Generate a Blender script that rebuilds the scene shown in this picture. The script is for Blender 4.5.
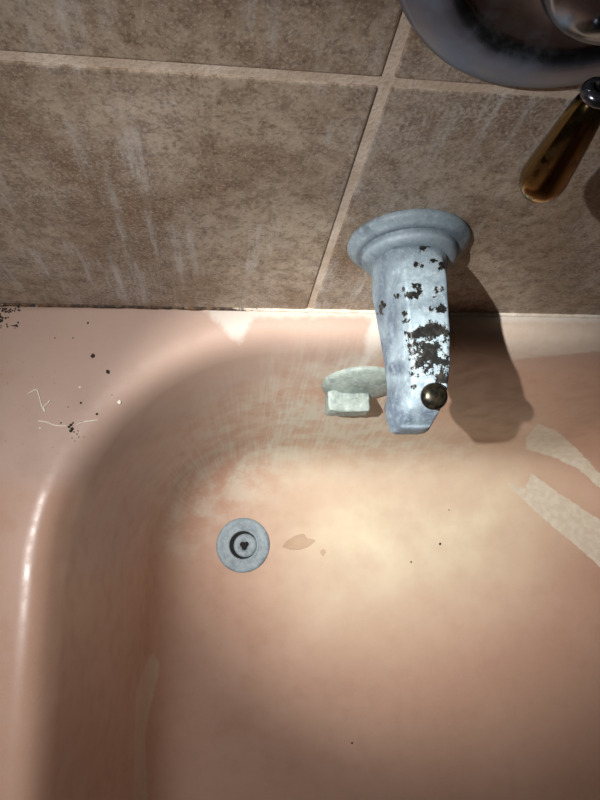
import bpy, bmesh, math, random
import numpy as np
from mathutils import Vector, Matrix, noise
from mathutils.bvhtree import BVHTree

scn = bpy.context.scene
for o in list(bpy.data.objects): bpy.data.objects.remove(o)
random.seed(4)

# ------------------------------------------------------------------ camera
FPX = 601.0
CAM_H = 0.45                                   # above the tub deck, straight over the drain
def _n(v): return v / np.linalg.norm(v)
_nad = _n(np.array([226 - 300, 558 - 400, FPX]))
_x = np.array([4955, 10, FPX]); _x = _n(_x - _nad * np.dot(_x, _nad))
_Z = -_nad; _Y = np.cross(_Z, _x)
RW = np.array([_x, _Y, _Z])                    # world <- camera (x right, y down, forward)
CP = np.array([0, 0, CAM_H])
def ray(px, py): return RW @ np.array([px - 300, py - 400, FPX])
def onz(px, py, z):
    d = ray(px, py); return CP + d * ((z - CAM_H) / d[2])
def ony(px, py, y):
    d = ray(px, py); return CP + d * (y / d[1])
def proj(P):
    c = (np.asarray(P) - CP) @ RW
    zc = np.maximum(c[..., 2], 1e-4)
    return np.stack([300 + FPX * c[..., 0] / zc, 400 + FPX * c[..., 1] / zc], -1)

cam = bpy.data.cameras.new('camera'); cam_o = bpy.data.objects.new('camera', cam)
scn.collection.objects.link(cam_o); scn.camera = cam_o
cam.sensor_fit = 'VERTICAL'; cam.sensor_height = 24; cam.sensor_width = 18
cam.lens = 24 * FPX / 800; cam.clip_start = 0.01
M = Matrix.Identity(4)
for i in range(3):
    M[i][0] = RW[i][0]; M[i][1] = -RW[i][1]; M[i][2] = -RW[i][2]; M[i][3] = CP[i]
cam_o.matrix_world = M

# ------------------------------------------------------------------ light
w = bpy.data.worlds.new('world'); scn.world = w; w.use_nodes = True
w.node_tree.nodes['Background'].inputs[0].default_value = (1.0, 0.86, 0.76, 1)
w.node_tree.nodes['Background'].inputs[1].default_value = 0.012
L = Vector((-0.136, 0.006, 0.490))             # hand torch held just left of the camera
def torch(name, target, watts, angle, blend, col, radius):
    l = bpy.data.lights.new(name, 'SPOT'); o = bpy.data.objects.new(name, l)
    scn.collection.objects.link(o); o.location = L
    o.rotation_euler = (Vector(target) - L).to_track_quat('-Z', 'Y').to_euler()
    l.energy = watts; l.spot_size = math.radians(angle); l.spot_blend = blend
    l.color = col; l.shadow_soft_size = radius
    return o
torch('torch_beam', (0.240, 0.070, -0.32), 33.0, 46, 1.0, (1.0, 0.985, 0.92), 0.003)
torch('torch_spill', (0.17, -0.05, -0.30), 9.2, 104, 1.0, (1.0, 0.98, 0.96), 0.003)
vs = scn.view_settings
vs.view_transform = 'Standard'; vs.look = 'None'; vs.gamma = 1; vs.use_curve_mapping = False
vs.exposure = 0.0

# ------------------------------------------------------------------ helpers
def link(name, me, mat=None, parent=None, smooth=True):
    o = bpy.data.objects.new(name, me); scn.collection.objects.link(o)
    if mat is not None and len(me.materials) == 0: me.materials.append(mat)
    if parent is not None: o.parent = parent
    if smooth and len(me.polygons): me.polygons.foreach_set('use_smooth', [True] * len(me.polygons))
    return o
def tag(o, label=None, cat=None, group=None, kind=None):
    if label: o['label'] = label
    if cat: o['category'] = cat
    if group: o['group'] = group
    if kind: o['kind'] = kind
    return o
def empty(name, loc):
    o = bpy.data.objects.new(name, None); scn.collection.objects.link(o); o.location = loc
    o.empty_display_size = 0.02
    return o
def pydata(name, V, F):
    me = bpy.data.meshes.new(name); me.from_pydata([tuple(v) for v in V], [], F); me.update(); return me
def lathe(profile, axis_o, axis_d, n=96, close_end=True, ref=None, sx=1.0):
    """profile: (r, h) list; h measured along axis_d from axis_o"""
    a = Vector(axis_d).normalized()
    u = (Vector(ref) if ref else a.orthogonal()); u = (u - a * u.dot(a)).normalized(); v = a.cross(u)
    V = []; F = []
    for r, h in profile:
        for k in range(n):
            t = 2 * math.pi * k / n
            V.append(Vector(axis_o) + a * h + u * (r * math.cos(t) * sx) + v * (r * math.sin(t)))
    m = len(profile)
    for i in range(m - 1):
        for k in range(n):
            k2 = (k + 1) % n
            F.append((i * n + k, i * n + k2, (i + 1) * n + k2, (i + 1) * n + k))
    if close_end: F.append(tuple((m - 1) * n + k for k in range(n)))
    return V, F
def tube(pts, rad, n=8):
    V = []; F = []; P = [Vector(p) for p in pts]; m = len(P)
    up = Vector((0.13, 0.21, 0.97)).normalized()
    for i, p in enumerate(P):
        d = (P[min(i + 1, m - 1)] - P[max(i - 1, 0)]).normalized()
        u = d.cross(up)
        u = u.normalized() if u.length > 1e-5 else d.orthogonal().normalized()
        v = d.cross(u); r = rad[i] if isinstance(rad, (list, tuple)) else rad
        for k in range(n):
            t = 2 * math.pi * k / n; V.append(p + u * (r * math.cos(t)) + v * (r * math.sin(t)))
    for i in range(m - 1):
        for k in range(n):
            F.append((i * n + k, i * n + (k + 1) % n, (i + 1) * n + (k + 1) % n, (i + 1) * n + k))
    F.append(tuple(range(n))[::-1]); F.append(tuple((m - 1) * n + k for k in range(n)))
    return V, F
def spline(pts, n):
    """Catmull-Rom through points"""
    P = [np.array(p, float) for p in pts]; P = [2 * P[0] - P[1]] + P + [2 * P[-1] - P[-2]]
    out = []; m = len(P) - 3
    for j in range(n):
        s = j / (n - 1) * m; i = min(int(s), m - 1); t = s - i
        a, b, c, d = P[i:i + 4]
        out.append(0.5 * ((2 * b) + (c - a) * t + (2 * a - 5 * b + 4 * c - d) * t * t + (3 * b - a - 3 * c + d) * t ** 3))
    return out
def rounded_box(name, size, bev, seg=2):
    bm = bmesh.new(); bmesh.ops.create_cube(bm, size=1)
    bmesh.ops.scale(bm, vec=size, verts=bm.verts)
    bmesh.ops.bevel(bm, geom=list(bm.edges), offset=bev, segments=seg, profile=0.6, affect='EDGES')
    me = bpy.data.meshes.new(name); bm.to_mesh(me); bm.free(); return me
def poly_sdf(P, poly):
    """signed distance (negative inside) of points P (n,2) to polygon"""
    poly = np.array(poly, float); d = np.full(len(P), 1e9); ins = np.zeros(len(P), bool)
    for i in range(len(poly)):
        a = poly[i]; b = poly[(i + 1) % len(poly)]; e = b - a
        wv = P - a; t = np.clip((wv @ e) / (e @ e + 1e-12), 0, 1)
        d = np.minimum(d, np.linalg.norm(wv - t[:, None] * e, axis=1))
        c = ((a[1] > P[:, 1]) != (b[1] > P[:, 1]))
        with np.errstate(divide='ignore', invalid='ignore'):
            xi = a[0] + (P[:, 1] - a[1]) / (b[1] - a[1]) * (b[0] - a[0])
        ins ^= c & (P[:, 0] < xi)
    return np.where(ins, -d, d)
def attr(me, name, vals):
    at = me.attributes.new(name, 'FLOAT', 'POINT'); at.data.foreach_set('value', np.asarray(vals, np.float32))

# ------------------------------------------------------------------ material kit
class NT:
    def __init__(s, name):
        s.m = bpy.data.materials.new(name); s.m.use_nodes = True
        s.t = s.m.node_tree; s.b = s.t.nodes['Principled BSDF']
    def n(s, typ, **kw):
        nd = s.t.nodes.new(typ)
        for k, v in kw.items(): setattr(nd, k, v)
        return nd
    def l(s, a, b): s.t.links.new(a, b)
    def val(s, x, sock):
        if hasattr(x, 'is_linked') or hasattr(x, 'links'): s.l(x, sock)
        else: sock.default_value = x
    def math(s, op, a, b=0.0, c=0.0, clamp=False):
        nd = s.n('ShaderNodeMath', operation=op, use_clamp=clamp)
        s.val(a, nd.inputs[0]); s.val(b, nd.inputs[1])
        s.val(c, nd.inputs[2]); return nd.outputs[0]
    def obj(s): return s.n('ShaderNodeTexCoord').outputs['Object']
    def pos(s): return s.n('ShaderNodeNewGeometry').outputs['Position']
    def mapping(s, vec, scale=(1, 1, 1), loc=(0, 0, 0), rot=(0, 0, 0)):
        nd = s.n('ShaderNodeMapping'); s.l(vec, nd.inputs['Vector'])
        nd.inputs['Scale'].default_value = scale; nd.inputs['Location'].default_value = loc; nd.inputs['Rotation'].default_value = rot
        return nd.outputs[0]
    def noise(s, vec, scale, detail=4, rough=0.55, dist=0.0):
        nd = s.n('ShaderNodeTexNoise'); s.l(vec, nd.inputs['Vector'])
        nd.inputs['Scale'].default_value = scale; nd.inputs['Detail'].default_value = detail
        nd.inputs['Roughness'].default_value = rough; nd.inputs['Distortion'].default_value = dist
        return nd.outputs['Fac']
    def ramp(s, fac, lo, hi, a=0.0, b=1.0, smooth=True):
        nd = s.n('ShaderNodeMapRange', interpolation_type='SMOOTHSTEP' if smooth else 'LINEAR')
        s.val(fac, nd.inputs[0])
        for i, v in enumerate((lo, hi, a, b)): nd.inputs[i + 1].default_value = v
        return nd.outputs[0]
    def mix(s, fac, a, b):
        nd = s.n('ShaderNodeMix', data_type='RGBA')
        s.val(fac, nd.inputs['Factor']); s.val(a, nd.inputs['A']); s.val(b, nd.inputs['B'])
        # RGBA sockets
        return nd.outputs['Result']
    def mixc(s, fac, a, b):
        nd = s.n('ShaderNodeMix', data_type='RGBA')
        ins = [i for i in nd.inputs if i.type == 'RGBA']
        s.val(fac, nd.inputs[0])
        for x, so in ((a, ins[0]), (b, ins[1])):
            if isinstance(x, tuple): so.default_value = (*x[:3], 1)
            else: s.l(x, so)
        return [o for o in nd.outputs if o.type == 'RGBA'][0]
    def att(s, name):
        nd = s.n('ShaderNodeAttribute'); nd.attribute_name = name; return nd.outputs['Fac']
    def bump(s, h, strength=0.3, dist=0.001):
        nd = s.n('ShaderNodeBump'); nd.inputs['Strength'].default_value = strength; nd.inputs['Distance'].default_value = dist
        s.l(h, nd.inputs['Height']); s.l(nd.outputs[0], s.b.inputs['Normal'])
    def out(s, color=None, rough=None, metal=None, **kw):
        for nm, v in (('Base Color', color), ('Roughness', rough), ('Metallic', metal)):
            if v is None: continue
            if isinstance(v, tuple): s.b.inputs[nm].default_value = (*v[:3], 1)
            else: s.val(v, s.b.inputs[nm])
        return s.m
def srgb(r, g, b):
    f = lambda c: (c / 255 / 12.92) if c / 255 <= 0.04045 else ((c / 255 + 0.055) / 1.055) ** 2.4
    return (f(r), f(g), f(b))

def mat_simple(name, col, col2, scale=200, rough=0.6, metal=0.0, bump=0.2):
    k = NT(name); v = k.obj(); f = k.noise(v, scale)
    k.bump(f, bump, 0.0006)
    return k.out(k.mixc(k.ramp(f, 0.35, 0.65), col, col2), rough, metal)

def mat_tub():
    k = NT('pink_enamel'); P = k.pos()
    uv = k.n('ShaderNodeUVMap').outputs[0]
    big = k.noise(P, 9, 4); mid = k.noise(P, 60, 4); fine = k.noise(P, 700, 3)
    col = k.mixc(k.ramp(big, 0.3, 0.7), srgb(179, 142, 122), srgb(186, 150, 131))
    col = k.mixc(k.math('MULTIPLY', k.ramp(mid, 0.45, 0.8), 0.35), col, srgb(166, 131, 112))
    col = k.mixc(k.math('MULTIPLY', k.ramp(fine, 0.5, 0.75), 0.18), col, srgb(198, 174, 158))
    col = k.mixc(k.math('MULTIPLY', k.att('dull'), 0.45), col, srgb(176, 160, 152))
    # running limescale, streaked down the slope
    st = k.noise(k.mapping(uv, (300, 16, 1)), 1.0, 5, 0.65, 0.4)
    st2 = k.noise(k.mapping(uv, (90, 7, 1)), 1.0, 3, 0.6)
    film = k.att('film')
    sf = k.math('MULTIPLY', film, k.ramp(k.math('ADD', k.math('MULTIPLY', st, 0.6), k.math('MULTIPLY', st2, 0.6)), 0.52, 0.80))
    sf = k.math('MULTIPLY', sf, k.att('steep'))
    sf = k.math('ADD', sf, k.math('MULTIPLY', film, k.ramp(k.noise(P, 35, 5, 0.65), 0.36, 0.66, 0.0, 0.85)), clamp=True)
    col = k.mixc(k.math('MULTIPLY', sf, 0.85), col, srgb(204, 203, 190))
    # broad scum on the bottom, the torch's hot spot painted in with it
    sc = k.math('MULTIPLY', k.att('scum_hotspot'), k.ramp(k.noise(P, 22, 5, 0.6), 0.25, 0.75, 0.6, 1.0))
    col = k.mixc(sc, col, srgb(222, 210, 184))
    # peeled finish
    d = k.math('ADD', k.att('peel'), k.math('MULTIPLY', k.math('SUBTRACT', k.noise(P, 150, 5, 0.7), 0.5), 6.0))
    pm = k.ramp(d, -0.7, 0.7, 1.0, 0.0)
    ptone = k.mixc(k.ramp(k.noise(P, 120, 4), 0.35, 0.7), srgb(198, 186, 168), srgb(210, 200, 184))
    col = k.mixc(k.math('MULTIPLY', pm, k.att('peelw')), col, ptone)
    # white residue by the wall
    d2 = k.math('ADD', k.att('lime'), k.math('MULTIPLY', k.math('SUBTRACT', k.noise(P, 160, 4, 0.6), 0.5), 10.0))
    lm = k.ramp(d2, -5.0, 3.0, 1.0, 0.0)
    col = k.mixc(k.math('MULTIPLY', lm, 0.75), col, srgb(206, 198, 190))
    # brownish grime freckles on the ledge
    gr = k.math('MULTIPLY', k.att('grime'), k.ramp(k.noise(P, 420, 4, 0.7), 0.62, 0.72))
    col = k.mixc(k.math('MULTIPLY', gr, 0.6), col, srgb(105, 72, 55))
    gr2 = k.math('MULTIPLY', k.att('grime'), k.ramp(k.noise(P, 25, 3, 0.6), 0.5, 0.7))
    col = k.mixc(k.math('MULTIPLY', gr2, 0.25), col, srgb(165, 125, 92))
    rough = k.math('ADD', k.math('ADD', k.ramp(mid, 0.3, 0.7, 0.28, 0.42), k.math('ADD', k.math('MULTIPLY', k.att('dull'), 0.25), k.math('MULTIPLY', k.att('worn'), 0.35))), k.math('MULTIPLY', k.math('ADD', sf, pm), 0.22), clamp=True)
    h = k.math('ADD', k.math('MULTIPLY', fine, 0.25), k.math('SUBTRACT', k.math('MULTIPLY', mid, 0.3), k.math('MULTIPLY', pm, 0.5)))
    k.bump(h, 0.12, 0.0006)
    return k.out(col, rough)

def mat_tile():
    k = NT('brown_stone_tile'); P = k.pos()
    inf = k.n('ShaderNodeObjectInfo').outputs['Random']
    off = k.n('ShaderNodeCombineXYZ'); k.l(k.math('MULTIPLY', inf, 7.0), off.inputs[0]); k.l(k.math('MULTIPLY', inf, 3.0), off.inputs[2])
    ad = k.n('ShaderNodeVectorMath', operation='ADD'); k.l(P, ad.inputs[0]); k.l(off.outputs[0], ad.inputs[1]); T = ad.outputs[0]
    big = k.noise(T, 10, 7, 0.7, 0.6); mid = k.noise(T, 110, 6, 0.7, 0.3); fine = k.noise(T, 560, 5, 0.7)
    col = k.mixc(k.ramp(big, 0.32, 0.68), srgb(132, 109, 88), srgb(188, 171, 152))
    col = k.mixc(k.math('MULTIPLY', k.ramp(mid, 0.42, 0.66), 0.65), col, srgb(112, 91, 73))
    col = k.mixc(k.math('MULTIPLY', k.ramp(fine, 0.48, 0.66), 0.55), col, srgb(200, 184, 166))
    dk = k.noise(T, 300, 6, 0.75, 0.3)
    col = k.mixc(k.math('MULTIPLY', k.ramp(dk, 0.52, 0.62), 0.5), col, srgb(84, 65, 50))
    # limescale haze and drips
    run = k.noise(k.mapping(P, (120, 1, 9)), 1.0, 5, 0.65)
    hz = k.noise(P, 14, 5, 0.65)
    lim = k.math('MULTIPLY', k.ramp(run, 0.50, 0.72), k.ramp(hz, 0.36, 0.62))
    lim = k.math('ADD', k.math('MULTIPLY', lim, 0.62), k.math('MULTIPLY', k.math('MULTIPLY', k.ramp(hz, 0.42, 0.72), k.ramp(fine, 0.4, 0.6)), 0.46), clamp=True)
    col = k.mixc(lim, col, srgb(205, 200, 196))
    # thin pale scratches
    wv = k.n('ShaderNodeTexWave', wave_type='BANDS', bands_direction='DIAGONAL'); k.l(P, wv.inputs[0])
    wv.inputs['Scale'].default_value = 14; wv.inputs['Distortion'].default_value = 9; wv.inputs['Detail'].default_value = 3; wv.inputs['Detail Scale'].default_value = 1.2
    sc = k.math('MULTIPLY', k.ramp(wv.outputs['Fac'], 0.965, 0.995), k.ramp(k.noise(P, 20, 3), 0.5, 0.65))
    col = k.mixc(k.math('MULTIPLY', sc, 0.14), col, srgb(205, 195, 185))
    k.bump(k.math('ADD', k.math('MULTIPLY', mid, 0.6), k.math('MULTIPLY', fine, 0.4)), 0.45, 0.0012)
    return k.out(col, k.ramp(mid, 0.3, 0.7, 0.5, 0.7))

def mat_scale(name='limescaled_chrome', flakes=True, tint=(140, 156, 166), dark=(74, 87, 98), hi=(178, 190, 196)):
    k = NT(name); P = k.pos()
    a = k.noise(P, 38, 5, 0.55); b = k.noise(P, 260, 5, 0.65); c = k.noise(P, 900, 3)
    col = k.mixc(k.ramp(a, 0.22, 0.58), srgb(*dark), srgb(*tint))
    col = k.mixc(k.math('MULTIPLY', k.ramp(b, 0.45, 0.7), 0.5), col, srgb(*hi))
    col = k.mixc(k.math('MULTIPLY', k.ramp(c, 0.56, 0.68), 0.35), col, srgb(94, 108, 124))
    col = k.mixc(k.math('MULTIPLY', k.ramp(k.noise(P, 140, 6, 0.7, 0.5), 0.50, 0.66), 0.55), col, srgb(98, 112, 124))
    rough = 0.55; metal = 0.0
    h = k.math('ADD', k.math('MULTIPLY', b, 0.6), k.math('MULTIPLY', c, 0.4))
    if flakes:
        sm = k.math('MULTIPLY', k.att('shade_smudge'), k.ramp(b, 0.3, 0.6, 0.45, 1.0))
        col = k.mixc(sm, col, srgb(70, 80, 94))  # blue-grey darkening: painted shade mixed with smudges
        d = k.math('ADD', k.att('flake'), k.math('MULTIPLY', k.math('SUBTRACT', k.noise(P, 260, 6, 0.72), 0.5), 20.0))
        hole = k.math('MULTIPLY', k.ramp(k.noise(P, 240, 6, 0.75), 0.49, 0.55), 14.0)
        d = k.math('ADD', d, k.math('MULTIPLY', hole, k.att('holes')))
        fm = k.ramp(d, -0.5, 0.5, 1.0, 0.0)
        col = k.mixc(fm, col, k.mixc(k.ramp(b, 0.4, 0.7), srgb(22, 22, 22), srgb(52, 50, 46)))
        h = k.math('SUBTRACT', h, k.math('MULTIPLY', fm, 1.6))
        rough = k.math('SUBTRACT', 0.55, k.math('MULTIPLY', fm, 0.15))
    k.bump(h, 0.4, 0.0007)
    return k.out(col, rough, metal)

def mat_chrome():
    k = NT('dull_spotted_chrome'); P = k.pos()
    a = k.noise(P, 40, 5, 0.65); b = k.noise(P, 300, 4)
    f = k.math('ADD', k.math('MULTIPLY', k.ramp(a, 0.42, 0.68, 0.0, 0.35), k.ramp(b, 0.3, 0.65, 0.4, 1.0)), k.math('MULTIPLY', k.att('haze'), k.ramp(a, 0.3, 0.7, 0.5, 1.0)), clamp=True)
    col = k.mixc(f, srgb(112, 114, 122), srgb(122, 134, 156))
    k.bump(b, 0.08, 0.0005)
    return k.out(col, k.math('ADD', 0.16, k.math('MULTIPLY', f, 0.34)), k.math('SUBTRACT', 1.0, k.math('MULTIPLY', f, 0.85)))
def mat_brass():
    k = NT('polished_brass'); P = k.pos()
    a = k.noise(P, 180, 4, 0.6)
    col = k.mixc(k.ramp(a, 0.5, 0.72), srgb(142, 118, 76), srgb(112, 96, 66))
    return k.out(col, k.ramp(a, 0.4, 0.75, 0.12, 0.34), 1.0)
def mat_water():
    k = NT('clear_water'); k.b.inputs['Alpha'].default_value = 0.14; k.b.inputs['IOR'].default_value = 1.33
    f = k.noise(k.obj(), 300); return k.out(srgb(205, 172, 140), k.ramp(f, 0.2, 0.8, 0.02, 0.05))
def mat_caulk():
    k = NT('mouldy_caulk'); P = k.pos()
    sp = k.n('ShaderNodeSeparateXYZ'); k.l(P, sp.inputs[0])
    a = k.noise(P, 120, 5, 0.65)
    m = k.math('ADD', k.ramp(sp.outputs[0], -0.03, 0.07, 0.78, 0.12), k.math('MULTIPLY', k.math('SUBTRACT', a, 0.5), 1.6), clamp=True)
    col = k.mixc(k.ramp(a, 0.35, 0.65), srgb(205, 190, 172), srgb(226, 217, 205))
    col = k.mixc(k.ramp(m, 0.35, 0.65), col, k.mixc(k.ramp(k.noise(P, 260, 3), 0.4, 0.65), srgb(44, 32, 24), srgb(108, 78, 52)))
    k.bump(a, 0.5, 0.0008)
    return k.out(col, 0.7)
def mat_grout():
    k = NT('sandy_grout'); P = k.pos()
    a = k.noise(P, 60, 5, 0.6); b = k.noise(P, 500, 4)
    col = k.mixc(k.ramp(a, 0.35, 0.65), srgb(208, 188, 168), srgb(226, 210, 194))
    col = k.mixc(k.math('MULTIPLY', k.ramp(b, 0.5, 0.7), 0.4), col, srgb(158, 132, 112))
    col = k.mixc(k.ramp(k.noise(P, 11, 5, 0.6), 0.40, 0.62, 0.35, 0.0), col, srgb(158, 134, 113))
    k.bump(b, 0.5, 0.001)
    return k.out(col, 0.85)

MT = dict(tub=mat_tub(), tile=mat_tile(), grout=mat_grout(), caulk=mat_caulk(), spout=mat_scale(),
          scale=mat_scale('limescale_crust', False, (142, 153, 147), (76, 87, 85), (176, 184, 177)),
          drain=mat_scale('scaled_drain_metal', False, (136, 149, 158), (90, 104, 113), (165, 176, 184)),
          chrome=mat_chrome(), brass=mat_brass(), water=mat_water(),
          knob=mat_simple('blackened_metal', srgb(24, 24, 23), srgb(66, 60, 48), 260, 0.32, 0.8, 0.1),
          black=mat_simple('black_grime', srgb(30, 24, 20), srgb(62, 50, 40), 500, 0.85),
          hole=mat_simple('flat_black', srgb(14, 14, 14), srgb(24, 23, 22), 200, 0.9),  # near-black for the shade down the drain; stopper knob wears it too
          fibre=mat_simple('pale_fibre', srgb(214, 204, 190), srgb(232, 226, 214), 500, 0.8),
          floor=mat_simple('grey_vinyl', srgb(130, 122, 112), srgb(150, 142, 130), 30, 0.6))

# ------------------------------------------------------------------ setting: tiled end wall
YW = 0.193
wall = link('wall_back', rounded_box('wall_back', (2.0, 0.06, 1.72), 0.0005, 1), MT['grout'], None, False)
wall.location = (0.30, YW + 0.0010 + 0.03, 0.4265); tag(wall, kind='structure')
TW, G, X0, Z1 = 0.305, 0.0056, 0.0667, 0.2436
tile_mesh = {}
def tile(x0, x1, z0, z1):
    key = (round(x1 - x0, 4), round(z1 - z0, 4))
    if key not in tile_mesh: tile_mesh[key] = rounded_box('tile', (key[0], 0.006, key[1]), 0.0011, 2)
    t = link('tile', tile_mesh[key], MT['tile'], None, False); t.parent = wall
    t.matrix_parent_inverse = Matrix.Identity(4)
    wl = wall.location
    t.location = ((x0 + x1) / 2 - wl[0], YW + 0.003 - wl[1] + random.uniform(-.0003, .0003), (z0 + z1) / 2 - wl[2])
rows = [(0.0015, Z1 - G / 2)] + [(Z1 + G / 2 + i * TW, Z1 - G / 2 + (i + 1) * TW) for i in range(3)]
for c in range(-2, 3):
    for z0, z1 in rows:
        tile(X0 + c * TW + G / 2, X0 + (c + 1) * TW - G / 2, z0, z1)

flo = link('floor', rounded_box('floor', (2.4, 2.6, 0.02), 0.001, 1), MT['floor'], None, False)
flo.location = (0.2, -1.06, -0.443); tag(flo, kind='structure')

# ------------------------------------------------------------------ bathtub
BX0, BX1, BY0, BY1, BR = -0.1195, 0.590, -1.18, 0.1690, 0.172
OX0, OX1, OY0, OY1 = -0.245, 0.72, -1.30, 0.1946
def bez(p, n, last=False):
    p = [np.array(q) for q in p]; r = []
    for i in range(n + (1 if last else 0)):
        t = i / n; s = 1 - t
        r.append(s ** 3 * p[0] + 3 * s * s * t * p[1] + 3 * s * t * t * p[2] + t ** 3 * p[3])
    return r
prof = bez([(-.022, 0), (-.008, 0), (-.001, -.006), (.003, -.028)], 24)
prof += [np.array((.003 + (.034 - .003) * i / 46, -.028 - .222 * i / 46)) for i in range(46)]
prof += bez([(.034, -.25), (.0415, -.310), (.062, -.3257), (.100, -.3265)], 34, True)
prof += [np.array((.100 + .060 * (i + 1) / 10, -.3265 - .0012 * (i + 1) / 10)) for i in range(10)]
def ring_dirs():
    """list of (anchor, outward dir, kind) going clockwise from the left wall"""
    out = []
    cx0, cx1, cy0, cy1 = BX0 + BR, BX1 - BR, BY0 + BR, BY1 - BR
    ys = list(np.linspace(cy0, -0.42, 16)[:-1]) + list(np.linspace(-0.42, cy1, 120)[:-1])
    for y in ys: out.append((cx0, y, -1, 0))
    for a in np.linspace(math.pi, math.pi / 2, 110)[:-1]: out.append((cx0, cy1, math.cos(a), math.sin(a)))
    for x in np.linspace(cx0, cx1, 110)[:-1]: out.append((x, cy1, 0, 1))
    for a in np.linspace(math.pi / 2, 0, 100)[:-1]: out.append((cx1, cy1, math.cos(a), math.sin(a)))
    for y in np.linspace(cy1, cy0, 60)[:-1]: out.append((cx1, y, 1, 0))
    for a in np.linspace(0, -math.pi / 2, 20)[:-1]: out.append((cx1, cy0, math.cos(a), math.sin(a)))
    for x in np.linspace(cx1, cx0, 14)[:-1]: out.append((x, cy0, 0, -1))
    for a in np.linspace(-math.pi / 2, -math.pi, 20)[:-1]: out.append((cx0, cy0, math.cos(a), math.sin(a)))
    return np.array(out)
RD = ring_dirs(); NR = len(RD)
def ring(d):
    r = BR - d
    return RD[:, :2] + RD[:, 2:] * r
# outer boundary: shoot from anchors to the outer rectangle
tx = np.where(RD[:, 2] > 1e-9, (OX1 - RD[:, 0]) / np.maximum(RD[:, 2], 1e-9), np.where(RD[:, 2] < -1e-9, (OX0 - RD[:, 0]) / np.minimum(RD[:, 2], -1e-9), 1e9))
ty = np.where(RD[:, 3] > 1e-9, (OY1 - RD[:, 1]) / np.maximum(RD[:, 3], 1e-9), np.where(RD[:, 3] < -1e-9, (OY0 - RD[:, 1]) / np.minimum(RD[:, 3], -1e-9), 1e9))
outer = RD[:, :2] + RD[:, 2:] * np.minimum(tx, ty)[:, None]
for c in ((OX0, OY1), (OX1, OY1), (OX0, OY0), (OX1, OY0)):
    outer[np.argmin(np.linalg.norm(outer - np.array(c), axis=1))] = c
rim = ring(-.022)
def shrink(P, s):                                # move outer outline inward a little (for the rounded apron edge)
    Q = P.copy(); Q[:, 0] = np.clip(Q[:, 0], OX0 + s, OX1 - s); Q[:, 1] = np.clip(Q[:, 1], OY0 + s, None); return Q
rings = []; vl = []
for s, z in ((0.0, -.433), (0.0, -.30), (0.0, -.15), (0.0, -.02)): rings.append((shrink(outer, s), z)); vl.append(-.2 + z * 0)
for i in range(1, 7):
    a = i / 6 * math.pi / 2; rings.append((shrink(outer, .014 * (1 - math.cos(a))), -.014 * (1 - math.sin(a)))); vl.append(-.12)
o2 = shrink(outer, .014)
for t in (0.12, .25, .4, .55, .7, .85): rings.append((o2 * (1 - t) + rim * t, 0.0)); vl.append(-.1 * (1 - t) - .022)
L0 = None; acc = -.022
for i, (d, z) in enumerate(prof):
    if i: acc += math.hypot(d - prof[i - 1][0], z - prof[i - 1][1])
    rings.append((ring(d), z)); vl.append(acc)
last = rings[-1][0]; mid = np.column_stack([np.full(NR, (BX0 + BX1) / 2), np.clip(last[:, 1], BY0 + .36, BY1 - .30)])
for i in range(1, 31):
    t = i / 30; rings.append((last * (1 - t) + mid * t, -.3277 - .0018 * math.sin(t * math.pi / 2))); vl.append(acc + .2 * t)
V = np.concatenate([np.column_stack([r, np.full(NR, z)]) for r, z in rings])
# gentle wobble of an old refinished surface
F = []
NK = len(rings)
for i in range(NK - 1):
    for j in range(NR):
        j2 = (j + 1) % NR; F.append((i * NR + j, i * NR + j2, (i + 1) * NR + j2, (i + 1) * NR + j))
me = pydata('bathtub', V, F)
r0 = ring(0.0); seg = np.linalg.norm(np.diff(np.vstack([r0, r0[:1]]), axis=0), axis=1); U = np.concatenate([[0], np.cumsum(seg)])
uvl = me.uv_layers.new(name='UVMap')
lv = np.zeros(len(me.loops), np.int32); me.loops.foreach_get('vertex_index', lv)
ui = lv % NR; vi = lv // NR
uvl.data.foreach_set('uv', np.column_stack([U[ui], np.array(vl)[vi]]).ravel().astype(np.float32))
PX = proj(V); x, y, z = V[:, 0], V[:, 1], V[:, 2]
nearf = ((y > -.5) & (z > -.4)).astype(float)
def soft(poly, fe): return np.clip(0.5 - poly_sdf(PX, poly) / (2 * fe), 0, 1) ** 1.3
peels = [([(526, 438), (538, 424), (556, 430), (578, 450), (602, 476), (620, 492), (620, 503), (600, 488), (580, 470), (556, 458), (526, 449)], .95),
         ([(506, 482), (524, 489), (532, 474), (560, 494), (600, 520), (640, 545), (640, 597), (600, 567), (572, 542), (536, 512)], .95),
         ([(452, 316), (640, 318), (640, 350), (600, 351), (560, 355), (510, 360), (466, 352), (455, 340)], .45),
         ([(146, 664), (153, 652), (160, 664), (157, 680), (152, 700), (145, 735), (147, 800), (147, 830), (133, 830), (134, 740), (136, 690)], .5),
         ([(117, 552), (123, 552), (121, 575), (117, 592), (115, 580)], .35), ([(146, 484), (157, 478), (152, 490), (143, 496)], .4)]
pd = np.full(len(V), 99.0); pw = np.zeros(len(V))
for pl, wgt in peels:
    s = poly_sdf(PX, pl); near = s < pd; pd = np.where(near, s, pd); pw = np.where(near, wgt, pw)
attr(me, 'peel', pd); attr(me, 'peelw', pw)
lime = [[(196, 304), (300, 304), (400, 308), (404, 320), (340, 317), (300, 318), (254, 319), (247, 331), (240, 345), (231, 338), (216, 322)],
        [(372, 308), (390, 308), (386, 330), (378, 352), (362, 372), (366, 340)], [(448, 312), (640, 314), (640, 323), (448, 322)]]
ld = np.full(len(V), 99.0)
for pl in lime: ld = np.minimum(ld, poly_sdf(PX, pl))
attr(me, 'lime', ld)
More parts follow.
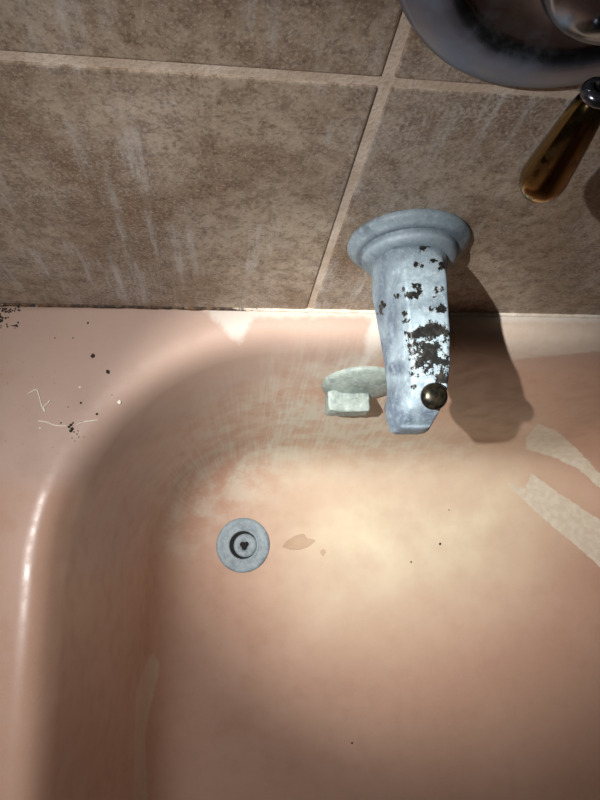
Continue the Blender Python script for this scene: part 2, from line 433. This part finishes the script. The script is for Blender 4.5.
film = np.maximum(soft([(262, 400), (320, 360), (372, 352), (420, 430), (470, 448), (460, 465), (420, 470), (320, 470), (270, 480), (232, 505), (195, 490)], 28),
                  0.55 * soft([(150, 470), (210, 400), (300, 350), (340, 350), (330, 470), (260, 520), (180, 560), (155, 540)], 26))
attr(me, 'film', film * nearf)
attr(me, 'worn', np.clip((-.24 - z) / .06, 0, 1))
attr(me, 'steep', np.clip((z + .322) / .06, 0, 1))
attr(me, 'dull', soft([(-80, 290), (700, 290), (700, 365), (420, 365), (260, 385), (160, 440), (90, 490), (-80, 470)], 14))
attr(me, 'scum_hotspot', (0.9 * soft([(290, 455), (520, 450), (560, 520), (500, 590), (400, 620), (320, 620), (280, 540)], 70) * nearf) )  # beam's bright pool painted into the pale soap film
attr(me, 'grime', np.clip(1.2 * soft([(-60, 300), (60, 300), (75, 380), (95, 440), (60, 480), (-60, 480)], 25), 0, 1) * (z > -.03))
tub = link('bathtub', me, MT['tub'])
tag(tub, 'salmon pink enamelled bathtub with peeling, lime-streaked finish below brown tiles', 'bathtub')
dg = BVHTree.FromPolygons([Vector(v) for v in V], F)
def on_tub(px, py):
    d = Vector(ray(px, py)).normalized(); h = dg.ray_cast(Vector(CP), d)
    return h[0], h[1]
def tub_below(px_, py_):
    h = dg.ray_cast(Vector((px_, py_, 0.3)), Vector((0, 0, -1))); return h[0]
def tub_wall(xx, zz):
    h = dg.ray_cast(Vector((xx, 0.0, zz)), Vector((0, 1, 0))); return h[0], h[1]

# caulk bead between tub and tile
pts = []; rad = []
for i in range(420):
    xx = OX0 + 0.002 + (OX1 - OX0 - 0.004) * i / 419
    nz = noise.noise(Vector((xx * 60, 3, 1))) + .6 * noise.noise(Vector((xx * 210, 8, 1)))
    pts.append((xx, YW - 0.0002, 0.0006 + .0003 * nz)); rad.append(max(.0009, .0019 + .0008 * nz))
cv, cf = tube(pts, rad, 10)
ck = link('trim_1', pydata('trim_1', cv, cf), MT['caulk']); tag(ck, kind='structure')

# ------------------------------------------------------------------ tub spout
SX = 0.1155
sp = empty('tub_spout', (SX, YW, 0.112))
tag(sp, 'lime-crusted chrome tub spout with flaking black patches above overflow plate', 'spout')
def child(name, V, F, mat, parent, smooth=True):
    """vertices in world coords -> child of an empty at parent location"""
    ml = parent.matrix_basis.translation
    if parent.parent: ml = ml + parent.parent.matrix_basis.translation
    me = pydata(name, [Vector(v) - ml for v in V], F)
    return link(name, me, mat, parent, smooth)
# wall flange: stepped disc
fp = [(.0385, 0), (.0390, .0012), (.0390, .0028), (.0384, .0038), (.0370, .0048), (.0350, .0066), (.0332, .0078), (.0318, .0081), (.0310, .0079), (.0306, .0083),
      (.0305, .0100), (.0302, .0120), (.0294, .0136), (.0280, .0146), (.0258, .0152), (.0235, .0154), (.019, .0156)]
fv, ff = lathe(fp, (SX, YW, 0.1130), (0, -1, 0), 120)
fl = child('wall_flange', fv, ff, None, sp)
fl.data.materials.append(MT['spout'])
attr(fl.data, 'flake', np.full(len(fv), 99.0)); attr(fl.data, 'holes', np.zeros(len(fv)))
fh = np.array([YW - v[1] for v in fv])
attr(fl.data, 'shade_smudge', 0.85 * np.clip(1 - np.abs(fh - .0088) / .0022, 0, 1) + .3 * (fh > .013) + .08)  # step groove and inner ring painted darker
# body
def interp(s, ks): return float(np.interp(s, [k[0] for k in ks], [k[1] for k in ks]))
NA, NS = 144, 120
ang = np.linspace(0, 2 * math.pi, NA, endpoint=False)
def radial(poly):
    poly = np.array(poly); r = np.zeros(NA)
    for k, a in enumerate(ang):
        d = np.array([math.cos(a), math.sin(a)]); best = 0
        for i in range(len(poly)):
            p = poly[i]; e = poly[(i + 1) % len(poly)] - p
            den = d[0] * (-e[1]) + e[0] * d[1]
            if abs(den) < 1e-12: continue
            t = (p[0] * (-e[1]) + e[0] * p[1]) / den; u = (d[0] * p[1] - d[1] * p[0]) / den
            if -1e-6 <= u <= 1 + 1e-6 and t > best: best = t
        r[k] = best
    for _ in range(0): r = (np.roll(r, 1) + 2 * r + np.roll(r, -1)) / 4
    return r
bv = []; LEN = 0.1180 - 0.014
for i in range(NS):
    s = i / (NS - 1)
    if i > NS - 8: s = 1 - (1 - s) * 0.5
    yy = YW - 0.014 - LEN * s
    zt = interp(s, [(0, .1355), (.25, .1362), (.55, .1352), (.74, .1325), (.85, .127), (.93, .1175), (.98, .108), (1, .103)])
    zb = interp(s, [(0, .0885), (.3, .0905), (.6, .0895), (.75, .083), (.85, .0785), (1, .0785)])
    hw = interp(s, [(0, .0245), (.3, .0210), (.6, .0172), (.76, .0147), (.86, .0156), (.93, .0152), (1, .0118)])
    tl = interp(s, [(0, -.0115), (.5, -.0108), (.8, -.0092), (.92, -.0085), (1, -.0095)])
    tr = interp(s, [(0, .0150), (.5, .0132), (.8, .0120), (.92, .0108), (1, .0086)])
    zm = (zt + zb) / 2; h = (zt - zb) / 2
    poly = [(tl, h), (tr, h), (min(hw, tr + .0055), -.1 * h), (hw * .98, -.6 * h), (hw * .72, -h), (-hw * .72, -h), (-hw, -.55 * h), (-hw * .93, -.05 * h)]
    rp = radial(poly)
    bl = np.clip(s / .22, 0, 1); bl = bl * bl * (3 - 2 * bl)
    rr = 0.0243 * (1 - bl) + rp * bl
    lean = 0
    for k in range(NA):
        X = rr[k] * math.cos(ang[k]); Zv = rr[k] * math.sin(ang[k])
        yb = yy
        if s > .9: yb = yy - 0.0
        bv.append((SX + X, yb, zm + Zv))
bf = [(i * NA + k, (i + 1) * NA + k, (i + 1) * NA + (k + 1) % NA, i * NA + (k + 1) % NA) for i in range(NS - 1) for k in range(NA)]
for fsc, dy in ((.96, .0006), (.88, .0012), (.7, .0016), (.4, .0018), (.05, .0019)):
    for k in range(NA):
        q = bv[(NS - 1) * NA + k]; bv.append((SX + (q[0] - SX) * fsc, yy - dy, zm + (q[2] - zm) * fsc))
bf += [(i * NA + k, (i + 1) * NA + k, (i + 1) * NA + (k + 1) % NA, i * NA + (k + 1) % NA) for i in range(NS - 1, NS + 4) for k in range(NA)]
body = child('spout_body', bv, bf, None, sp); body.data.materials.append(MT['spout'])
BP = proj(np.array(bv))
c1 = lambda cx, cy: (300 + cx / 2.308, 190 + cy / 2.308)
big = [c1(*p) for p in ((243, 328), (262, 322), (288, 308), (305, 302), (340, 312), (346, 330), (346, 448), (318, 450), (300, 430), (280, 425), (262, 442), (252, 425), (255, 400), (247, 365))]
fd = poly_sdf(BP, big) + 0.5
spots = [(283, 136, 5), (294, 126, 5), (268, 174, 3), (280, 175, 3), (309, 163, 4), (326, 178, 5), (328, 170, 3), (264, 220, 5), (275, 224, 4), (252, 242, 8), (268, 243, 6), (280, 237, 4),
         (317, 232, 8), (326, 229, 5), (225, 244, 4), (303, 276, 4), (327, 274, 8), (318, 277, 4), (243, 285, 3), (245, 300, 5), (187, 270, 4), (185, 283, 3), (192, 262, 3), (240, 230, 3), (311, 247, 2), (262, 455, 3), (338, 470, 3)]
for cx, cy, r in spots:
    q = np.array(c1(cx, cy)); fd = np.minimum(fd, np.linalg.norm((BP - q) * (1, 1.15), axis=1) - r / 2.308 - .9)
top = np.array([v[2] for v in bv]) > .095
attr(body.data, 'flake', np.where(top, fd, 99))
hl = np.clip(.5 - poly_sdf(BP, [c1(*p) for p in ((250, 345), (340, 330), (345, 430), (255, 435))]) / 6, 0, 1)
hl = np.maximum(hl, 1.4 * np.clip(1.6 - np.linalg.norm((BP - np.array(c1(302, 346))) / (11, 5), axis=1), 0, 1))
attr(body.data, 'holes', hl)
def sblob(cx, cy, rx, ry): return np.clip(1.3 - np.linalg.norm((BP - np.array(c1(cx, cy))) / (rx, ry), axis=1), 0, 1)
sm = np.maximum.reduce([.75 * sblob(230, 530, 22, 14), .6 * sblob(300, 520, 20, 20), .5 * sblob(190, 230, 10, 60), .55 * sblob(215, 300, 11, 40), .8 * sblob(190, 390, 8, 30), .8 * sblob(222, 412, 12, 9), .6 * sblob(215, 490, 14, 30), .55 * sblob(180, 150, 26, 16), .7 * sblob(250, 118, 45, 10), .45 * sblob(290, 540, 22, 14), .5 * sblob(205, 350, 8, 26), .5 * sblob(345, 250, 3, 80)])
attr(body.data, 'shade_smudge', np.clip(sm * 1.6, 0, .95))  # shade on left face, nose and root painted in, with some smudges
# outlet underneath the nose
ov, of = lathe([(.011, 0), (.0118, .002), (.0118, .006), (.0095, .006), (.0090, .001)], (SX, YW - .101, .0800), (0, 0, -1), 40)
child('outlet', ov, of, MT['knob'], sp)
# diverter knob
kz = .1262
kv, kf = lathe([(.0042, -.004), (.0042, .0012), (.0068, .0018), (.0078, .0030), (.0078, .0048), (.0070, .0064), (.0052, .0076), (.0028, .0083), (.0008, .0085)], (SX + .0022, YW - .1062, kz), (0.0, -.22, .97), 48)
child('diverter_knob', kv, kf, MT['knob'], sp)

# ------------------------------------------------------------------ overflow plate on the end wall of the tub
h, nrm = tub_wall(SX + .011, -.089)
nrm = Vector(nrm)
if nrm.y > 0: nrm = -nrm
of_ = empty('overflow_plate', h)
tag(of_, 'lime-crusted round overflow plate with square lip on pink tub wall', 'overflow')
pp = [(.0368, -.004), (.0370, .0012), (.0362, .0030), (.0335, .0042), (.0300, .0054), (.025, .0070), (.018, .0084), (.010, .0090), (.003, .0092)]
pv, pf = lathe(pp, h, nrm, 90)
child('face_plate', pv, pf, MT['scale'], of_)
bx = rounded_box('trip_lip', (.040, .020, .022), .0022, 3)
bm = bmesh.new(); bm.from_mesh(bx)
bmesh.ops.subdivide_edges(bm, edges=[e for e in bm.edges if e.calc_length() > .006], cuts=7, use_grid_fill=True)
for v in bm.verts:
    q = v.co * 160; v.co += Vector((noise.noise(q), noise.noise(q + Vector((9, 0, 0))), noise.noise(q + Vector((0, 7, 0))))) * .0012
    v.co.z += 0.10 * v.co.y + (0.0016 if v.co.x < -.012 else 0)
bm.to_mesh(bx); bm.free()
lip = link('trip_lip', bx, MT['scale'], of_); lip.location = (-.0110, -.0165, -.014)

# ------------------------------------------------------------------ drain
dc = onz(243, 545, -.3278); dz = tub_below(dc[0], dc[1]).z
dn = Vector(dg.ray_cast(Vector((dc[0], dc[1], .3)), Vector((0, 0, -1)))[1]); dn = dn if dn.z > 0 else -dn
dr = empty('tub_drain', (dc[0], dc[1], dz))
tag(dr, 'round grey lime-filmed drain set in the bottom of the pink tub', 'drain')
DC = Vector((dc[0], dc[1], dz)) + dn * .0004
dv, df = lathe([(.0333, -.0004), (.0334, .0010), (.0326, .0019), (.0310, .0023), (.0285, .0023), (.0255, .0019), (.0220, .0016), (.0192, .0021), (.0178, .0022), (.0170, .0018), (.0168, .0004)], DC, dn, 96, False)
child('strainer_ring', dv, df, MT['drain'], dr)
wv, wf = lathe([(.0172, .0005), (.0100, .0005), (.001, .0005)], DC, dn, 48)
child('well_shade_disc', wv, wf, MT['hole'], dr)  # flat disc painted dark as the shade of an open hole
SC = DC + Vector((.0026, -.0006, 0))
sv, sf = lathe([(.0142, .0004), (.0143, .0022), (.0136, .0030), (.0118, .0034), (.0085, .0034), (.0066, .0029), (.0050, .0024), (.003, .0022), (.0008, .0022)], SC, dn, 64)
st = child('stopper', sv, sf, MT['drain'], dr)
bvv = []; bff = []
for a in range(3):
    t = math.pi * 2 * a / 3 + math.pi / 2 + math.pi
    lv_, lf_ = lathe([(.0033, .0020), (.0033, .0036), (.0026, .0040), (.0006, .0041)], SC + Vector((math.cos(t) * .0026 - .0012, math.sin(t) * .0026, 0)), dn, 20)
    o_ = len(bvv); bvv += lv_; bff += [tuple(i + o_ for i in f) for f in lf_]
kn = child('stopper_knob', bvv, bff, MT['hole'], dr)

# ------------------------------------------------------------------ mixer valve on the wall
VX, VZ, VR = 0.1235, 0.3250, 0.0745
va = empty('shower_valve', (VX, YW, VZ))
tag(va, 'chrome shower valve with round wall plate and brass lever handle', 'valve')
ep = [(VR, 0), (VR + .0004, .0025), (VR - .0006, .0048), (VR - .003, .0064), (VR - .007, .0078), (VR - .013, .0090), (VR - .0165, .0094), (VR - .0185, .0088),
      (VR - .0200, .0072), (VR - .024, .0066), (VR - .034, .0072), (VR - .044, .0090), (.026, .011), (.024, .011)]
ev, ef = lathe(ep, (VX, YW, VZ), (0, -1, 0), 140)
wp = child('wall_plate', ev, ef, MT['chrome'], va)
rv = np.array([math.hypot(v[0] - VX, v[2] - VZ) for v in ev])
attr(wp.data, 'haze', np.clip((rv - (VR - .019)) / .004, 0, .85))
hp = [(.0290, .008), (.0305, .012), (.0310, .017), (.0304, .023), (.0285, .028), (.0262, .0308), (.0220, .0335), (.016, .0355), (.008, .0365), (.001, .0368)]
hv, hf = lathe(hp, (VX, YW, VZ), (0, -1, 0), 90)
child('handle_hub', hv, hf, MT['chrome'], va)
# lever: chrome neck, brass grip
A = onz(599, 92, .294); Bp = onz(537, 189, .247)
base = np.array([VX + .016, YW - .031, VZ - .006])
npts = spline([base, base * .45 + A * .55 + np.array([.012, .004, .002]), A], 14)
nv, nf = tube(npts, [.0052 - .0012 * i / 13 for i in range(14)], 24)
child('lever_neck', nv, nf, MT['chrome'], va)
ax = Vector(Bp - A); Ln = ax.length
cv_, cf_ = lathe([(.0030, -.0020), (.0052, -.0016), (.0060, -.0002), (.0060, .0014), (.0050, .0026), (.0038, .0030)], A, ax, 36)
child('collar', cv_, cf_, MT['chrome'], va)
gp = [(.0044, .0024), (.0055, .004)]
for i in range(24):
    t = i / 23; gp.append((.0058 + .0036 * t ** 0.8, .005 + (Ln - .012) * t))
gp += [(.0092, Ln - .0045), (.0085, Ln - .002), (.0073, Ln), (.0058, Ln + .0008)]
gv, gf = lathe(gp, A, ax, 48)
gr_ = child('lever_grip', gv, gf, MT['brass'], va)
ee = Vector(A) + ax.normalized() * (Ln + .0004)
ev_, ef_ = lathe([(.0056, 0), (.0058, .0012), (.0050, .0022), (.003, .0028), (.0006, .003)], ee, ax, 36)
child('grip_end_cap', ev_, ef_, MT['brass'], va)

# ------------------------------------------------------------------ crumbs, fibres, drops
def crumb(px, py, size, label, group=None, flat=.55, seed=0):
    p, n_ = on_tub(px, py)
    bm = bmesh.new(); bmesh.ops.create_icosphere(bm, subdivisions=2, radius=size)
    for v in bm.verts:
        v.co *= 1 + .55 * noise.noise(v.co / size * 1.3 + Vector((seed * 3.7, 0, 0)))
        v.co.z *= flat
    me = bpy.data.meshes.new('dirt_crumb'); bm.to_mesh(me); bm.free()
    o = link('dirt_crumb', me, MT['black']); o.location = Vector(p) + Vector((0, 0, size * flat * .6))
    o.rotation_euler.z = seed * 1.3
    return tag(o, label, 'dirt crumb', group)
LB = ['small black speck on pink ledge close to the caulk line', 'small black speck on ledge between the round pale flake and the vee thread', 'small black speck on ledge at the basin rim end of the short thread'] + \
     ['minute dark dot on the ledge towards the mould patch', 'minute dark dot on the ledge towards the larger black crumb'] + ['minute dark dot just above the long pale thread', 'minute dark dot just above the short pale thread', 'minute dark dot beside the vee-shaped thread', 'minute dark dot beside the round pale flake']
GL = 'black crumbs on the tub ledge'
crumb(93, 356, .0016, 'larger black crumb on pink ledge, nearer the tile wall of a pair', GL, seed=1)
crumb(108, 372, .0015, 'black crumb on pink ledge beside the curve of the basin rim', GL, seed=2)
for i, (a, b, s) in enumerate(((88, 323, .0008), (81, 403, .0009), (97, 414, .0009), (55, 338, .0005), (73, 338, .0005), (61, 423, .0006), (82, 422, .0006), (68, 407, .0004), (112, 395, .0004))):
    crumb(a, b, s, LB[i], GL, seed=i + 5)
for i, (a, b, s) in enumerate(((440, 544, .0016), (411, 562, .0011), (449, 510, .0009), (352, 743, .0012))):
    crumb(a, b, s, ['largest dark speck on the bottom of the pink tub', 'small dark speck beside the largest one on the tub bottom', 'faint speck on tub bottom between spout shadow and largest speck', 'lone dark speck far from the drain on the tub bottom'][i], 'specks on the tub bottom', seed=i + 30, flat=.4)
# dark clump where the pale thread crosses
def clump(name, spots_, label, cat):
    Vs = []; Fs = []
    for (a, b, s) in spots_:
        p, n_ = on_tub(a, b)
        bm = bmesh.new(); bmesh.ops.create_icosphere(bm, subdivisions=1, radius=s)
        o_ = len(Vs)
        for v in bm.verts:
            q = v.co * (1 + .6 * noise.noise(v.co / s + Vector((a * .37, b * .21, 0)))); Vs.append(Vector(p) + Vector((q.x, q.y, q.z * .55 + s * .25)))
        bm.verts.index_update(); Fs += [tuple(v.index + o_ for v in f.verts) for f in bm.faces]; bm.free()
    c = sum(Vs, Vector()) / len(Vs); c.z = min(v.z for v in Vs)
    o = link(name, pydata(name, [v - c for v in Vs], Fs), MT['black'], None, True); o.location = c
    return tag(o, label, cat, kind='stuff')
rn = random.Random(3)
clump('dirt_clump', [(69, 427, .0011), (71, 425, .0012), (72, 429, .0014), (73, 423, .0008), (71, 431, .0013), (74, 432, .0006), (77, 434, .0006), (79, 437, .0005), (72, 438, .0005), (75, 441, .0004), (84, 437, .0004), (78, 431, .0005)],
      'black gritty clump caught between two pale threads on the ledge', 'dirt')
mp = [(rn.uniform(-14, 9), rn.gauss(316, 5), rn.uniform(.0003, .0011)) for _ in range(45)] + [(rn.uniform(-10, 21), rn.gauss(324, 2.2), rn.uniform(.0003, .0009)) for _ in range(24)] + [(rn.uniform(-12, 22), rn.gauss(310, 1.2), rn.uniform(.0004, .0011)) for _ in range(30)]
clump('mould_patch', mp, 'black mould crust in the ledge corner against the tile wall', 'mould')
def thread(pts_, r, label):
    P_ = []
    for q in spline([(a, b, 0) for a, b in pts_], 40):
        p, n_ = on_tub(q[0], q[1]); P_.append(Vector(p) + Vector((0, 0, r * .8)))
    c = P_[0].copy(); tv, tf = tube([p - c for p in P_], [r * (1 - .5 * abs(i / 39 - .5)) for i in range(40)], 6)
    o = link('thread', pydata('thread', tv, tf), MT['fibre']); o.location = c
    return tag(o, label, 'thread', 'pale threads on the ledge')
thread([(38, 421), (46, 422), (54, 425), (61, 426), (67, 426)], .0006, 'pale curved thread leading away from black clump across ledge')
thread([(76, 425), (84, 422), (91, 421), (98, 420)], .00055, 'short pale thread between black clump and basin rim')
thread([(28, 394), (33, 391), (37, 390), (40, 399), (42, 406), (45, 412), (44, 407), (48, 403), (50, 400)], .0006, 'hooked pale thread bent into a sharp vee on the ledge')
def flake(px, py, size, label):
    p, n_ = on_tub(px, py)
    bm = bmesh.new(); bmesh.ops.create_icosphere(bm, subdivisions=2, radius=size)
    for v in bm.verts:
        v.co *= 1 + .5 * noise.noise(v.co / size + Vector((px, py, 0))); v.co.z *= .3
    me = bpy.data.meshes.new('lime_flake'); bm.to_mesh(me); bm.free()
    o = link('lime_flake', me, MT['fibre']); o.location = Vector(p) + Vector((0, 0, size * .2)); return tag(o, label, 'flake', 'pale flakes of lime')
flake(119, 402, .0017, 'pale round flake at the rim of the pink basin')
flake(80, 387, .0010, 'pale little flake on the ledge by the black crumbs')
flake(40, 428, .0009, 'pale little flake on the ledge under the long thread')
# water left beside the drain
def puddle(poly, label, hgt):
    pts_ = [on_tub(a, b)[0] for a, b in poly]; c = sum(pts_, Vector()) / len(pts_)
    Vs = []; Fs = []; n = 60; sm_ = spline([tuple(p - c) for p in pts_ + pts_[:1]], n + 1)[:-1]
    lev = [(1.0, .0), (.97, .45), (.9, .75), (.75, .92), (.5, 1.0), (.2, 1.0)]
    for f, hh in lev:
        for q in sm_: Vs.append((q[0] * f, q[1] * f, q[2] * f + hgt * hh + .0001))
    for i in range(len(lev) - 1):
        for k in range(n): Fs.append((i * n + k, i * n + (k + 1) % n, (i + 1) * n + (k + 1) % n, (i + 1) * n + k))
    Fs.append(tuple((len(lev) - 1) * n + k for k in range(n))); Fs.append(tuple(range(n))[::-1])
    o = link('water_drop', pydata('water_drop', Vs, Fs), MT['water']); o.location = c
    return tag(o, label, 'water', 'water drops by the drain')
puddle([(282, 547), (288, 540), (297, 535), (304, 534), (307, 538), (315, 540), (311, 545), (303, 549), (292, 550)], 'clear flat water drop on the tub bottom beside the drain', .0012)
puddle([(320, 552), (323, 549), (326, 552), (323, 556)], 'tiny clear water drop a little away from the drain', .0008)
